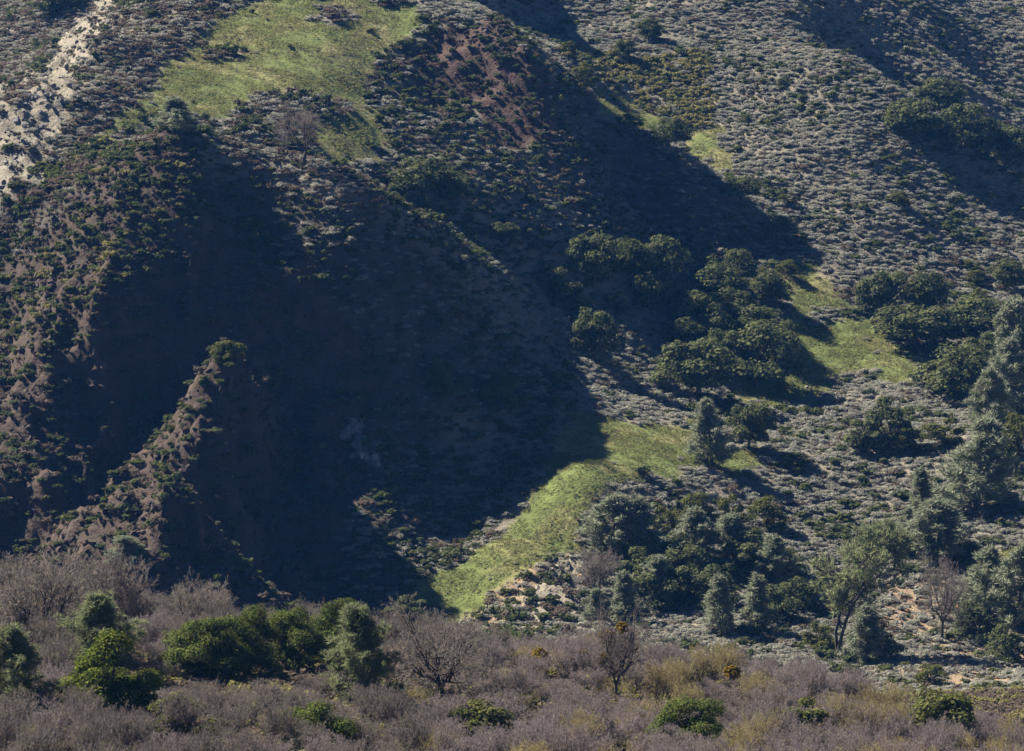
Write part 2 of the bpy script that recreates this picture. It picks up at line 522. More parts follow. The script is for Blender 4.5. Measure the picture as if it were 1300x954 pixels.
def leaf_quads(C, N, L, Wd, r, up=None):
    """Leaf-sized quads at points C, roughly facing N, L long and Wd wide."""
    k = len(C)
    N = unit(N)
    t = rand_dirs(r, k) if up is None else unit(up)
    t = unit(t - N * (t * N).sum(1, keepdims=True))
    b = np.cross(N, t)
    L = np.broadcast_to(np.asarray(L, float), (k,))[:, None]; Wd = np.broadcast_to(np.asarray(Wd, float), (k,))[:, None]
    V = np.stack([C - t * L / 2, C + b * Wd / 2 - t * L * 0.05, C + t * L / 2, C - b * Wd / 2 + t * L * 0.05], 1)
    return V


def quad_faces(k):
    return np.arange(k * 4).reshape(k, 4)


def tube(path, radii, sides=6):
    path = np.asarray(path, float); k = len(path)
    V = []; Fc = []
    for i in range(k):
        d = path[min(i + 1, k - 1)] - path[max(i - 1, 0)]
        d = d / (np.linalg.norm(d) + 1e-9)
        a = np.cross(d, (0.31, 0.95, 0.05)); a /= np.linalg.norm(a) + 1e-9
        b = np.cross(d, a)
        for q in range(sides):
            t = 2 * math.pi * q / sides
            V.append(path[i] + (a * math.cos(t) + b * math.sin(t)) * radii[i])
    for i in range(k - 1):
        for q in range(sides):
            q2 = (q + 1) % sides
            Fc.append((i * sides + q, i * sides + q2, (i + 1) * sides + q2, (i + 1) * sides + q))
    return np.array(V), np.array(Fc)


def join(parts):
    V = []; Fc = []; o = 0
    for v, f in parts:
        V.append(v); Fc.append(f + o); o += len(v)
    return np.concatenate(V), np.concatenate(Fc)


def wobble(r, a, b, k, amp):
    t = np.linspace(0, 1, k)[:, None]
    p = np.asarray(a) * (1 - t) + np.asarray(b) * t
    w = r.normal(size=(k, 3)) * amp; w[0] = 0; w[-1] *= 0.5
    return p + w


def crown_from_lobes(r, lobes, per, size, squash=0.8, droop=0.15):
    """Leaf shells over uneven lobes, thicker on top, with gaps between the lobes."""
    Cs = []; Ns = []
    for (c, rad) in lobes:
        k = int(per * (0.6 + 0.8 * r.random()) * (rad / 0.22 if len(lobes) < 14 and rad > 0.4 else 1))
        d = rand_dirs(r, k)
        d[:, 2] = np.where(d[:, 2] < -0.25, -d[:, 2], d[:, 2])
        sub = rand_dirs(r, 9)                                  # small bumps of the lobe
        bump = np.max(np.clip(d @ sub.T, 0, 1) ** 6, axis=1)
        rr = rad * (0.62 + 0.30 * bump + 0.16 * r.normal(size=k).clip(-1.5, 1.5))
        p = d * rr[:, None]; p[:, 2] *= squash
        Cs.append(np.asarray(c) + p)
        Ns.append(d + rand_dirs(r, k) * 0.6 + np.array((0, 0, droop)))
    C = np.concatenate(Cs); N = np.concatenate(Ns)
    s = size * (0.6 + 0.8 * r.random(len(C)))
    return leaf_quads(C, N, s * 1.25, s, r)


def oak_meshes(seed, mat, leaf=0.030, per=260, nl=17, wide=1.0, bark='bark', low=0.20):
    """Round-headed oak of unit height: (trunk mesh, crown mesh); leaf is relative to the height."""
    r = np.random.default_rng(seed)
    lobes = []
    tries = 0
    while len(lobes) < nl and tries < 400:
        tries += 1
        a = r.random() * 6.283; q = math.sqrt(r.random()); h = r.random()
        rx = 0.46 * wide * q * (1 - 0.35 * h * h)
        c = np.array((math.cos(a) * rx, math.sin(a) * rx, low + (0.84 - low) * h * (1 - 0.35 * q * q)))
        rad = 0.14 + 0.10 * r.random()
        if all(np.linalg.norm((c - l[0]) * (1, 1, 1.2)) > 0.60 * max(rad, l[1]) for l in lobes):
            lobes.append((c, rad))
    Q = crown_from_lobes(r, lobes, per, leaf)
    crown = mesh_from('oak_crown', Q, quad_faces(len(Q)), mat)
    fork = np.array((r.normal() * 0.03, r.normal() * 0.03, 0.20))
    tubes = [tube(wobble(r, (0, 0, -0.05), fork, 4, 0.008), (0.042, 0.034, 0.030, 0.028))]
    for (c, rad) in lobes:
        tubes.append(tube(wobble(r, fork, c, 5, 0.018), np.linspace(0.017, 0.005, 5), 5))
    V, Fc = join(tubes)
    return mesh_from('oak_trunk', V, Fc, M[bark], True), crown


def pine_meshes(seed, mat, tufts=230, needles=13, cone=0.5, width=0.5, length=0.085, thick=0.012, lean=(0, 0), forks=1, base=0.16):
    """Grey foothill pine of unit height: upswept limbs that end in tufts of long needles."""
    r = np.random.default_rng(seed)
    tubes = []; tips = []; tipdir = []
    tops = []
    for fk in range(forks):
        top = np.array((lean[0] + (r.normal() * 0.05 if forks == 1 else (fk - (forks - 1) / 2) * 0.16), lean[1] + r.normal() * 0.03, 0.95 - 0.06 * fk))
        path = wobble(r, (0, 0, -0.05), top, 9, 0.006)
        bow = np.linspace(0, 1, 9)
        path[:, 0] += -0.25 * lean[0] * np.sin(bow * math.pi)
        tubes.append(tube(path, np.linspace(0.026 / math.sqrt(forks), 0.004, 9)))
        tops.append(path)
    nb = 52; ph = r.random() * 6.28
    for i in range(nb):
        path = tops[i % forks]
        h = base + (0.97 - base) * ((i + r.random()) / nb)
        f = h * 8 / 0.95
        k = min(int(f), 7); p0 = path[k] + (path[k + 1] - path[k]) * (f - k)
        a = i * 2.4 + r.normal() * 0.4
        hh = (h - base) / (1 - base)
        prof = (math.sin(math.pi * min(1, 0.16 + 0.84 * hh) ** cone)) ** 0.8
        ln = width * 0.5 * prof * (0.45 + 0.5 * r.random() + 0.4 * (0.5 + 0.5 * math.sin(2 * a + ph + 7 * h)))
        e = p0 + np.array((math.cos(a) * ln, math.sin(a) * ln, ln * (0.25 + 0.5 * r.random())))
        tubes.append(tube(wobble(r, p0, e, 4, 0.006), (0.006, 0.005, 0.004, 0.002), 4))
        m = max(2, int(tufts / nb))
        for q in range(m):
            t = 0.35 + 0.65 * r.random()
            tips.append(p0 + (e - p0) * t + r.normal(size=3) * 0.026 * (1 + 2 * width * 0)); tipdir.append(unit(e - p0) + np.array((0, 0, 0.7)))
    tips = np.array(tips); tipdir = unit(np.array(tipdir))
    C = np.repeat(tips, needles, 0); D = unit(np.repeat(tipdir, needles, 0) * 0.7 + rand_dirs(r, len(C)))
    L = length * (0.6 + 0.6 * r.random(len(C)))
    C = C + D * (L / 2)[:, None]
    N = unit(np.cross(D, rand_dirs(r, len(C))))
    Q = leaf_quads(C, N, L, thick, r, up=D)
    crown = mesh_from('pine_crown', Q, quad_faces(len(Q)), mat)
    V, Fc = join(tubes)
    return mesh_from('pine_trunk', V, Fc, M['pine_bark'], True), crown


def bare_meshes(seed, mat, stems=7, spread=0.55, levels=4, thick=0.02, bark='bark', single=False, twig=0.006, split=4, upright=0.5):
    """Leafless bush or tree of unit height: dark limbs and a haze of fine twigs."""
    r = np.random.default_rng(seed)
    tubes = []; twigs_a = []; twigs_b = []; tw = []
    tips = []
    if single:
        fork = np.array((r.normal() * 0.03, 0, 0.22))
        tubes.append(tube(wobble(r, (0, 0, -0.05), fork, 4, 0.01), (0.05, 0.04, 0.035, 0.03)))
        starts = [fork] * stems
    else:
        starts = [np.array((r.normal() * 0.05, r.normal() * 0.05, -0.04)) for _ in range(stems)]
    for i, s0 in enumerate(starts):
        a = i * 6.283 / stems + r.normal() * 0.3
        rr = spread * (0.35 + 0.5 * r.random())
        e = np.array((math.cos(a) * rr * 0.75, math.sin(a) * rr * 0.75, 0.42 + 0.25 * r.random()))
        pth = wobble(r, s0, e, 5, 0.025)
        tubes.append(tube(pth, np.linspace(thick, thick * 0.45, 5), 5))
        for k in (2, 3, 4):
            tips.append((pth[k], unit(e - s0), 0.30))
    for lv in range(levels):
        nt_ = []
        for (p, d, ln) in tips:
            for q in range(split if lv else 3):
                nd = unit(d * (0.9 + 0.3 * upright) + r.normal(size=3) * 0.55 + np.array((0, 0, 0.28 * upright)))
                l2 = ln * (0.55 + 0.5 * r.random())
                e = p + nd * l2
                if lv == 0:
                    tubes.append(tube(wobble(r, p, e, 3, 0.012), (thick * 0.42, thick * 0.32, thick * 0.2), 4))
                else:
                    twigs_a.append(p); twigs_b.append(e); tw.append(twig * (1.6 if lv == 1 else 1.0))
                nt_.append((e if r.random() < 0.7 else (p + e) / 2, nd, ln * 0.62))
        tips = nt_
        if len(tips) > 1500:
            sel = r.permutation(len(tips))[:1500]; tips = [tips[i] for i in sel]
    A_ = np.array(twigs_a); B_ = np.array(twigs_b); D = B_ - A_; L = np.linalg.norm(D, axis=1)
    Q = leaf_quads((A_ + B_) / 2, np.cross(D, rand_dirs(r, len(D))), L * 1.05, np.array(tw), r, up=D)
    crown = mesh_from('bare_twigs', Q, quad_faces(len(Q)), mat)
    V, Fc = join(tubes)
    return mesh_from('bare_limbs', V, Fc, M[bark], True), crown


def shrub_mesh(seed, mat, leaves=150, leaf=0.17, nl=7, flat=0.75, spread=0.55, spiky=0.0):
    """Low shrub about one unit across: a few uneven leafy lobes."""
    r = np.random.default_rng(seed)
    lobes = [(np.array((0, 0, 0.20 * flat)), 0.46)]
    for i in range(nl - 1):
        a = r.random() * 6.283; q = spread * math.sqrt(r.random())
        lobes.append((np.array((math.cos(a) * q, math.sin(a) * q, (0.20 + 0.30 * r.random()) * flat)), 0.20 + 0.13 * r.random()))
    Q = crown_from_lobes(r, lobes, leaves / nl, leaf, flat)
    return mesh_from('shrub_leaves', Q, quad_faces(len(Q)), mat)


def rock_mesh(seed, mat, slab=1.0):
    r = np.random.default_rng(seed)
    bm = bmesh.new()
    for p in rand_dirs(r, 15) * (0.75 + 0.35 * r.random((15, 1))):
        bm.verts.new((p[0] * 0.6, p[1] * 0.5, p[2] * 0.5 * slab))
    bmesh.ops.convex_hull(bm, input=bm.verts)
    me = bpy.data.meshes.new('rock'); bm.to_mesh(me); bm.free()
    me.materials.append(mat)
    return me


# ------------------------------------------------------------------ linking helpers
def link(name, data, parent=None):
    o = bpy.data.objects.new(name, data)
    col.objects.link(o)
    if parent:
        o.parent = parent
    return o


def tag(o, label, cat, group=None):
    o['label'] = label; o['category'] = cat
    if group:
        o['group'] = group


def tree(name, parts, loc, h, wid, rot, label, cat, group=None):
    """A plant: an Empty at its foot with its trunk and crown as children."""
    e = link(name, None)
    e.empty_display_size = 0.3
    e.location = loc; e.rotation_euler = (0, 0, rot); e.scale = (wid, wid, h)
    tag(e, label, cat, group)
    for pn, me in parts:
        link(pn, me, e)
    return e


# ------------------------------------------------------------------ ground cover as stuff
lib = bpy.data.collections.new('plant_library')        # sources of the uncountable cover; never linked to the scene


def scatter(name, meshes, X, Y, Z, scale, tiltx, label):
    """One object of uncountable cover: geometry nodes put a small plant on each point."""
    k = len(X)
    me = bpy.data.meshes.new(name)
    me.vertices.add(k); me.vertices.foreach_set('co', np.stack([X, Y, Z], 1).astype(np.float32).ravel())
    a = me.attributes.new('scl', 'FLOAT_VECTOR', 'POINT'); a.data.foreach_set('vector', scale.astype(np.float32).ravel())
    rot = np.stack([tiltx, rng.normal(size=k) * 0.08, rng.random(k) * 6.283], 1)
    a = me.attributes.new('rot', 'FLOAT_VECTOR', 'POINT'); a.data.foreach_set('vector', rot.astype(np.float32).ravel())
    a = me.attributes.new('pick', 'INT', 'POINT'); a.data.foreach_set('value', rng.integers(0, len(meshes), k).astype(np.int32))
    o = link(name, me); o['kind'] = 'stuff'; o['label'] = label
    sub = bpy.data.collections.new(name + '_sources'); lib.children.link(sub)
    for i, m_ in enumerate(meshes):
        so_ = bpy.data.objects.new('%s_source_%02d' % (name, i), m_); sub.objects.link(so_)
    ng = bpy.data.node_groups.new(name, 'GeometryNodeTree')
    ng.interface.new_socket('Geometry', in_out='INPUT', socket_type='NodeSocketGeometry')
    ng.interface.new_socket('Geometry', in_out='OUTPUT', socket_type='NodeSocketGeometry')
    gi = ng.nodes.new('NodeGroupInput'); go = ng.nodes.new('NodeGroupOutput')
    ip = ng.nodes.new('GeometryNodeInstanceOnPoints'); ci = ng.nodes.new('GeometryNodeCollectionInfo')
    ci.inputs['Collection'].default_value = sub; ci.inputs['Separate Children'].default_value = True; ci.inputs['Reset Children'].default_value = True

    def attr(nm, ty):
        n_ = ng.nodes.new('GeometryNodeInputNamedAttribute'); n_.data_type = ty; n_.inputs['Name'].default_value = nm
        return [s for s in n_.outputs if s.enabled and s.name == 'Attribute'][0]
    ng.links.new(gi.outputs[0], ip.inputs['Points']); ng.links.new(ci.outputs[0], ip.inputs['Instance'])
    ip.inputs['Pick Instance'].default_value = True
    ng.links.new(attr('pick', 'INT'), ip.inputs['Instance Index'])
    ng.links.new(attr('rot', 'FLOAT_VECTOR'), ip.inputs['Rotation'])
    ng.links.new(attr('scl', 'FLOAT_VECTOR'), ip.inputs['Scale'])
    ng.links.new(ip.outputs[0], go.inputs[0])
    md = o.modifiers.new('cover', 'NODES'); md.node_group = ng
    return o


SH = {k: [shrub_mesh(200 + 10 * j + i, M[k], *cfg) for i in range(4)] for j, (k, cfg) in enumerate({
    'sage': (300, 0.105, 11, 0.55, 0.42), 'sage_pale': (440, 0.105, 11, 0.55, 0.34), 'scrub_green': (160, 0.17, 6, 0.95), 'scrub_olive': (160, 0.17, 7, 0.9), 'scrub_brown': (130, 0.15)}.items())}

STEP = 0.80
sx, sy = np.meshgrid(np.arange(-100, 100, STEP), np.arange(352, 700, STEP))
sx = (sx + (rng.random(sx.shape) - 0.5) * STEP * 0.95).ravel(); sy = (sy + (rng.random(sy.shape) - 0.5) * STEP * 0.95).ravel()
sz = hz(sx, sy)
su, sv = project(sx, sy, sz)
keep = (su > -120) & (su < 1420) & (sv > -60) & (sv < 900)
sx, sy, sz, su, sv = [a[keep] for a in (sx, sy, sz, su, sv)]
g_, r_, p_, t_, o_ = [zat(f, sx, sy) for f in (Z_grass, Z_red, Z_pale, Z_tan, Z_olive)]
patch = fbm(sx / 9, sy / 9, 121, 3); clump = fbm(sx / 4, sy / 4, 131, 3)
prob = np.full(len(sx), 0.97)
prob = np.where(t_ > 0, 0.60, prob)
prob = np.where(r_ > 0, np.where(su < 500, np.where(sv < 420, 0.86, 0.62), 0.36), prob)
prob = np.where(p_ > 0, np.where(su > 500, 0.4, 0.06), prob)
prob = np.where(g_ > 0, 0.008 + 0.03 * (clump > 0.66), prob)
prob *= np.where(patch < 0.33, 0.72, 1.0)
take = rng.random(len(sx)) < prob
sx, sy, sz, su, sv, g_, r_, p_, t_, o_, patch, clump = [a[take] for a in (sx, sy, sz, su, sv, g_, r_, p_, t_, o_, patch, clump)]
q = rng.random(len(sx))
kind = np.full(len(sx), 0)                              # 0 sage 1 pale sage 2 green 3 olive 4 brown
kind[q < 0.20] = 1
kind[(q > 0.945)] = 2
kind[(q > 0.88) & (q <= 0.945)] = 4
kind[(patch > 0.64) & (q > 0.7)] = 2
kind[(o_ > 0) & (su > 500)] = np.where(q < 0.68, 3, np.where(q < 0.78, 2, 0))[(o_ > 0) & (su > 500)]
kind[(o_ > 0) & (su <= 500)] = np.where(q < 0.58, 2, np.where(q < 0.72, 3, np.where(q < 0.8, 4, 0)))[(o_ > 0) & (su <= 500)]
kind[(r_ > 0) & (o_ == 0)] = np.where(q < 0.45, 2, np.where(q < 0.7, 4, 0))[(r_ > 0) & (o_ == 0)]
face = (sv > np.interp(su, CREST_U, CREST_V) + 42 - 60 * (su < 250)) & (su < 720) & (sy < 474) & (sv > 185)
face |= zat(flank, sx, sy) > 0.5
kind[face & (r_ == 0)] = np.where(q < 0.30, 2, np.where(q < np.where(su > 350, 0.55, 0.97), 4, 0))[face & (r_ == 0)]  # darker kinds picked on the shaded slopes, adding shade through plant colour
ul = (su < 500) & ~face
mid = (su > 470) & (su < 760) & (sv > 25) & (sv < 335) & ~face & (sy < 556)
kind[mid & (q > 0.62) & (kind < 2)] = 2
kind[mid & (q > 0.36) & (q <= 0.62) & (kind < 2)] = 4
kind[ul & (kind == 1)] = 0
kind[ul & (q > 0.5) & (kind == 0)] = 4
kind[(r_ > 0) & (kind < 2)] = 4
dia = 1.10 * (0.65 + 1.0 * rng.random(len(sx)) ** 2.0) * np.where(kind == 2, 1.05, 1.0) * np.where((r_ > 0), 0.85, 1.0)
dia *= np.where(g_ > 0, 0.7, 1.0)
scl = np.stack([dia, dia, dia * (0.60 + 0.45 * rng.random(len(sx)))], 1)
vis = visible(sx, sy, sz + 0.4)
app = np.where(vis & (su > 5) & (su < 1295) & (sv > 5) & (sv < 940), dia / sy, 0)
KN = ['sage', 'sage_pale', 'scrub_green', 'scrub_olive', 'scrub_brown']
NAMES = ['sage_scrub', 'pale_sage_scrub', 'green_scrub', 'olive_scrub', 'brown_scrub']
BUSH = ['sagebrush', 'pale_sagebrush', 'green_bush', 'olive_bush', 'dry_bush']
WORD = ['grey sagebrush', 'pale silvery sagebrush', 'small dark green bush', 'yellowish olive bush', 'dry brown bush']


MARKS = [(350, 90, 'the upper left meadow'), (285, 72, 'the bush island in the upper left meadow'), (228, 160, 'the tree on the left hill top'), (384, 195, 'the bare tree on the crest'),
         (60, 170, 'the pale cliff at the left edge'), (110, 50, 'the pale ridge in the upper left corner'), (60, 330, 'the reddish crag at the left edge'), (250, 300, 'the shaded top of the left hill'),
         (40, 560, 'the broken rocks low on the left'), (290, 470, 'the top of the sunlit spur'), (190, 650, 'the lower sunlit spur'), (460, 560, 'the pale slabs at the hill foot'), (400, 420, 'the dark middle of the left hill'),
         (560, 490, 'the left valley tree at the hill foot'), (640, 500, 'the right valley tree at the hill foot'), (560, 300, 'the shaded end of the left crest'), (537, 235, 'the oak clump behind the crest'),
         (620, 60, 'the red rocks of the centre hill'), (640, 200, 'the front of the centre hill'), (800, 250, 'the shaded flank of the centre hill'), (790, 140, 'the straw-coloured strip'), (900, 185, 'the small upper grass patch'),
         (820, 60, 'the small trees behind the centre hill'), (960, 60, 'the top of the right grey hill'), (1070, 200, 'the middle of the right grey hill'), (1200, 160, 'the grove behind the right crest'), (1220, 50, 'the far slope in the upper right corner'),
         (1100, 300, 'the foot of the right grey hill'), (755, 335, 'the wide corner oak of the grove'), (755, 430, 'the lone oak left of the grove'), (885, 470, 'the big round oak of the grove'), (960, 450, 'the largest grove oak'), (1020, 350, 'the top of the right meadow'),
         (1080, 430, 'the right meadow'), (1160, 410, 'the right oak cluster'), (1210, 470, 'the wide round oak'), (905, 550, 'the pale meadow pine'), (952, 540, 'the round dark oak by the pale pine'), (1110, 545, 'the two bush-oaks'),
         (1236, 590, 'the largest right pine'), (1195, 670, 'the bushy right pine'), (1060, 620, 'the middle of the lower right scrub'), (780, 670, 'the thicket pines'), (720, 560, 'the upper end of the lower meadow'), (620, 700, 'the lower meadow'),
         (690, 750, 'the eroded bank'), (937, 770, 'the two young pines'), (950, 650, 'the twin olive bushes'), (1090, 740, 'the leaning pine'), (1196, 760, 'the bare tree on the bank'), (1270, 760, 'the lower right pines'), (1280, 655, 'the scrub knoll at the right edge')]


def where_is(u, v, marks=MARKS):
    """Which landmark the spot is nearest to, and on which side of it."""
    d = [((u - a) ** 2 + (v - b) ** 2, a, b, t) for (a, b, t) in marks]
    _, a, b, t = min(d)
    du, dv = u - a, v - b
    if abs(du) > 1.3 * abs(dv): side = 'right of' if du > 0 else 'left of'
    elif abs(dv) > 1.3 * abs(du): side = 'below' if dv > 0 else 'above'
    else: side = ('lower ' if dv > 0 else 'upper ') + ('right of' if du > 0 else 'left of')
    return side + ' ' + t


for k in range(5):
    m_ = kind == k
    ids = np.nonzero(m_)[0]
    top = ids[np.argsort(-app[ids])][:150]
    top = top[app[top] > 0]
    for n_, i in enumerate(top):
        o = link(BUSH[k], SH[KN[k]][n_ % 4])
        o.location = (sx[i], sy[i], sz[i] - 0.04); o.rotation_euler = (0, 0, rng.random() * 6.28); o.scale = scl[i]
        size_ = 'large ' if dia[i] > 1.5 else ('small ' if dia[i] < 1.1 else '')
        place = size_ + WORD[k].replace('small ', '') + ' ' + where_is(su[i], sv[i])
        tag(o, place, 'bush', place)
    rest = np.setdiff1d(ids, top)
    scatter(NAMES[k], SH[KN[k]], sx[rest], sy[rest], sz[rest] - 0.05, scl[rest], rng.normal(size=len(rest)) * 0.08, 'low ' + WORD[k] + ' cover on the hills')

# grass tufts on the meadows
r0 = np.random.default_rng(5)


def tuft(seed):
    r = np.random.default_rng(seed); k = 26
    a = r.random(k) * 6.283; q = 0.32 * np.sqrt(r.random(k))
    D = unit(np.stack([np.cos(a) * 0.6, np.sin(a) * 0.6, 0.5 + r.random(k)], 1))
    L = 0.16 + 0.16 * r.random(k)
    C = np.stack([np.cos(a) * q, np.sin(a) * q, 0 * q], 1) + D * (L / 2)[:, None]
    return mesh_from('grass_tuft', leaf_quads(C, np.cross(D, rand_dirs(r, k)), L, 0.07, r, up=D), quad_faces(k), M['grass_blade'])


gx_, gy_ = np.meshgrid(np.arange(-60, 80, 0.52), np.arange(380, 600, 0.52))
gx_ = (gx_ + (rng.random(gx_.shape) - 0.5) * 0.5).ravel(); gy_ = (gy_ + (rng.random(gy_.shape) - 0.5) * 0.5).ravel()
mk = (zat(Z_grass, gx_, gy_) > 0) & (rng.random(len(gx_)) < 0.25 + 0.75 * smooth(0.35, 0.6, fbm(gx_ / 2.5, gy_ / 2.5, 141, 3)))
gx_, gy_ = gx_[mk], gy_[mk]
s_ = 0.7 + 0.7 * rng.random(len(gx_))
scatter('meadow_grass', [tuft(i) for i in range(4)], gx_, gy_, hz(gx_, gy_) - 0.02, np.stack([s_, s_, s_ * 0.8], 1), rng.normal(size=len(gx_)) * 0.1, 'short green and straw grass on the meadows')

# undergrowth between the near bushes
ux, uy = np.meshgrid(np.arange(-60, 60, 0.95), np.arange(150, 352, 0.95))
ux = (ux + (rng.random(ux.shape) - 0.5) * 0.9).ravel(); uy = (uy + (rng.random(uy.shape) - 0.5) * 0.9).ravel()
mk = np.abs(ux) < uy * 0.1317 * 1.15
ux, uy = ux[mk], uy[mk]
s_ = 0.8 + 0.7 * rng.random(len(ux))
scatter('dry_undergrowth', SH['scrub_brown'] + SH['scrub_brown'] + SH['scrub_olive'][:2], ux, uy, hz(ux, uy) - 0.05, np.stack([s_, s_, s_ * 0.9], 1), rng.normal(size=len(ux)) * 0.08, 'dry brown undergrowth between the near bushes')

# loose stone on bare ground
RK = {k: [rock_mesh(300 + 7 * i + 50 * j, M[k], 0.8 + 0.1 * i) for i in range(5)] for j, k in enumerate(('red_rock', 'dark_rock', 'pale_rock', 'grey_rock', 'orange_rock'))}
for nm, fld, mt, step, lab in (('red_rubble', Z_red, 'red_rock', 0.9, 'loose reddish stone on the steep bare ground'), ('pale_rubble', np.maximum(Z_pale, Z_tan * 0.5), 'pale_rock', 0.8, 'loose pale stone on the eroded banks')):
    ax, ay = np.meshgrid(np.arange(-95, 95, step), np.arange(352, 600, step))
    ax = (ax + (rng.random(ax.shape) - 0.5) * step).ravel(); ay = (ay + (rng.random(ay.shape) - 0.5) * step).ravel()
    mk = rng.random(len(ax)) < zat(fld, ax, ay) * 0.55
    ax, ay = ax[mk], ay[mk]
    s_ = 0.25 + 0.75 * rng.random(len(ax)) ** 3
    scatter(nm, RK[mt], ax, ay, hz(ax, ay), np.stack([s_, s_ * 0.9, s_ * 0.9], 1), rng.normal(size=len(ax)) * 0.5, lab)

# ------------------------------------------------------------------ rock outcrops
def outcrop(label, spots, kinds, size, slab=1.0, tilt=0.3, sink=0.25, ymin=352.0):
    """A group of rocks that belongs together: an Empty on the ground, each rock its own part."""
    pts = [ground_at(u, v, ymin) for (u, v) in spots]
    b = np.mean(np.array(pts), 0)
    e = link('rock_outcrop', None); e.location = (b[0], b[1], float(hz(b[0], b[1])))
    tag(e, label, 'rocks')
    for i, p in enumerate(pts):
        k = kinds[i % len(kinds)]
        o = link('rock', RK[k][int(rng.integers(0, 5))], e)
        s = size * (0.45 + 1.0 * rng.random() ** 1.5)
        o.location = (p[0] - b[0], p[1] - b[1], p[2] - float(hz(b[0], b[1])) + s * slab * (0.25 - sink))
        o.rotation_euler = (rng.normal() * tilt, rng.normal() * tilt, rng.random() * 6.28)
        o.scale = (s, s * (0.7 + 0.5 * rng.random()), s * slab)
    return e


def along(path, k, ju, jv):
    path = np.array(path, float); seg = np.linalg.norm(np.diff(path, axis=0), axis=1); c = np.concatenate([[0], np.cumsum(seg)])
    t = rng.random(k) * c[-1]
    return [(float(np.interp(a, c, path[:, 0]) + rng.normal() * ju), float(np.interp(a, c, path[:, 1]) + rng.normal() * jv)) for a in t]


outcrop('pale grey slabs of rock at the shaded foot of the left hill', along([(450, 530), (458, 560), (470, 590)], 26, 8, 5), ['grey_rock'], 1.2, 1.7, 0.25)
outcrop('rough reddish rocks on top of the centre hill', along([(540, 70), (600, 42), (650, 50), (700, 110), (715, 170)], 64, 16, 14), ['red_rock', 'dark_rock'], 0.85, 1.1, 0.4)
outcrop('brown rocks along the sunlit spur of the left hill', along([(305, 455), (285, 520), (250, 585), (205, 640), (160, 705)], 70, 9, 8), ['red_rock', 'dark_rock'], 0.75, 1.1, 0.4)
outcrop('second line of rocks beside the sunlit spur, nearer the dark face', along([(300, 500), (295, 560), (280, 600)], 16, 6, 6), ['dark_rock', 'red_rock'], 1.0, 1.1, 0.4)
outcrop('reddish crag rocks down the left edge of the left hill', along([(120, 230), (75, 300), (60, 360), (45, 430), (30, 500)], 70, 16, 10), ['red_rock', 'dark_rock'], 0.8, 1.15, 0.4)
outcrop('broken rocks low on the left hill by the photo edge', along([(40, 520), (25, 580), (10, 640), (20, 690)], 34, 9, 8), ['dark_rock', 'red_rock'], 0.8, 1.15, 0.4)
outcrop('isolated brown crag in the dark middle of the left hill', along([(135, 455), (128, 480), (124, 500)], 14, 5, 5), ['dark_rock', 'red_rock'], 1.0, 1.4, 0.35)
outcrop('pale weathered rocks on the bare cliff at the left edge', along([(70, 120), (40, 150), (15, 190), (5, 230)], 60, 12, 14), ['pale_rock', 'grey_rock'], 0.8, 0.9, 0.5)
outcrop('pale rocks along the bare ridge at the upper left corner', along([(150, 8), (125, 30), (95, 70), (65, 95)], 44, 8, 6), ['pale_rock'], 0.9, 1.0, 0.5)
outcrop('tan and pale rocks on the eroded bank below the lower meadow', along([(640, 745), (690, 740), (720, 720), (740, 755), (690, 785)], 46, 18, 10), ['pale_rock', 'pale_rock', 'orange_rock'], 0.6, 0.8, 0.5)
outcrop('small stones on the lower edge of the right meadow', along([(1010, 497), (1040, 492)], 7, 6, 2), ['pale_rock'], 0.5, 0.8, 0.4)
outcrop('orange earth and stones on the bank at the lower right', along([(1150, 775), (1180, 770), (1215, 755)], 12, 12, 6), ['orange_rock', 'pale_rock'], 0.6, 0.7, 0.4)

# ------------------------------------------------------------------ trees
OAK = [oak_meshes(400 + i, M['oak_leaf'], 0.036, 270, 22 + i) for i in range(5)]
OLV = [oak_meshes(420 + i, M['olive_leaf'], 0.042, 230, 18, 1.1, low=0.08) for i in range(2)]
DRK = [oak_meshes(425 + i, M['oak_leaf'], 0.040, 240, 20, 1.1, low=0.08) for i in range(3)]
LIVE = [oak_meshes(430 + i, M['live_oak'], 0.019, 1150, 24, low=0.10) for i in range(3)]
BROAD = [oak_meshes(440, M['broad_leaf'], 0.023, 1000, 26, low=0.08)]
PIN = [pine_meshes(450 + i, M['pine_needle'], 760, 14, 0.42 + 0.07 * i, 0.62, 0.075, 0.012, base=0.07) for i in range(4)]
CON = [pine_meshes(460 + i, M['pine_needle'], 620, 13, 0.30, 0.52, 0.07, 0.013, base=0.03) for i in range(2)]
FPIN = [pine_meshes(465 + i, M['green_pine'], 1500, 18, 0.55, 0.74, 0.062, 0.0062, base=0.04) for i in range(2)]
LEAN = [pine_meshes(470, M['green_pine'], 900, 13, 0.75, 0.66, 0.06, 0.009, lean=(0.50, 0.0), forks=2, base=0.36)]
BARE = [bare_meshes(480 + i, M['twig_brown'], 6, 0.55, 4, 0.018, single=True) for i in range(2)]
GNARL = [bare_meshes(490 + i, M['twig_brown'], 7, 0.62, 4, 0.020, single=True, split=4, upright=0.2, twig=0.007) for i in range(2)]
TW_M = [bare_meshes(500 + i, M['twig_mauve'], 11, 0.62, 4, 0.012, upright=0.9, twig=0.008) for i in range(4)]
TW_B = [bare_meshes(510 + i, M['twig_brown'], 10, 0.62, 4, 0.016, twig=0.008) for i in range(3)]
TW_G = [bare_meshes(520 + i, M['twig_gold'], 10, 0.62, 4, 0.014, twig=0.008) for i in range(2)]
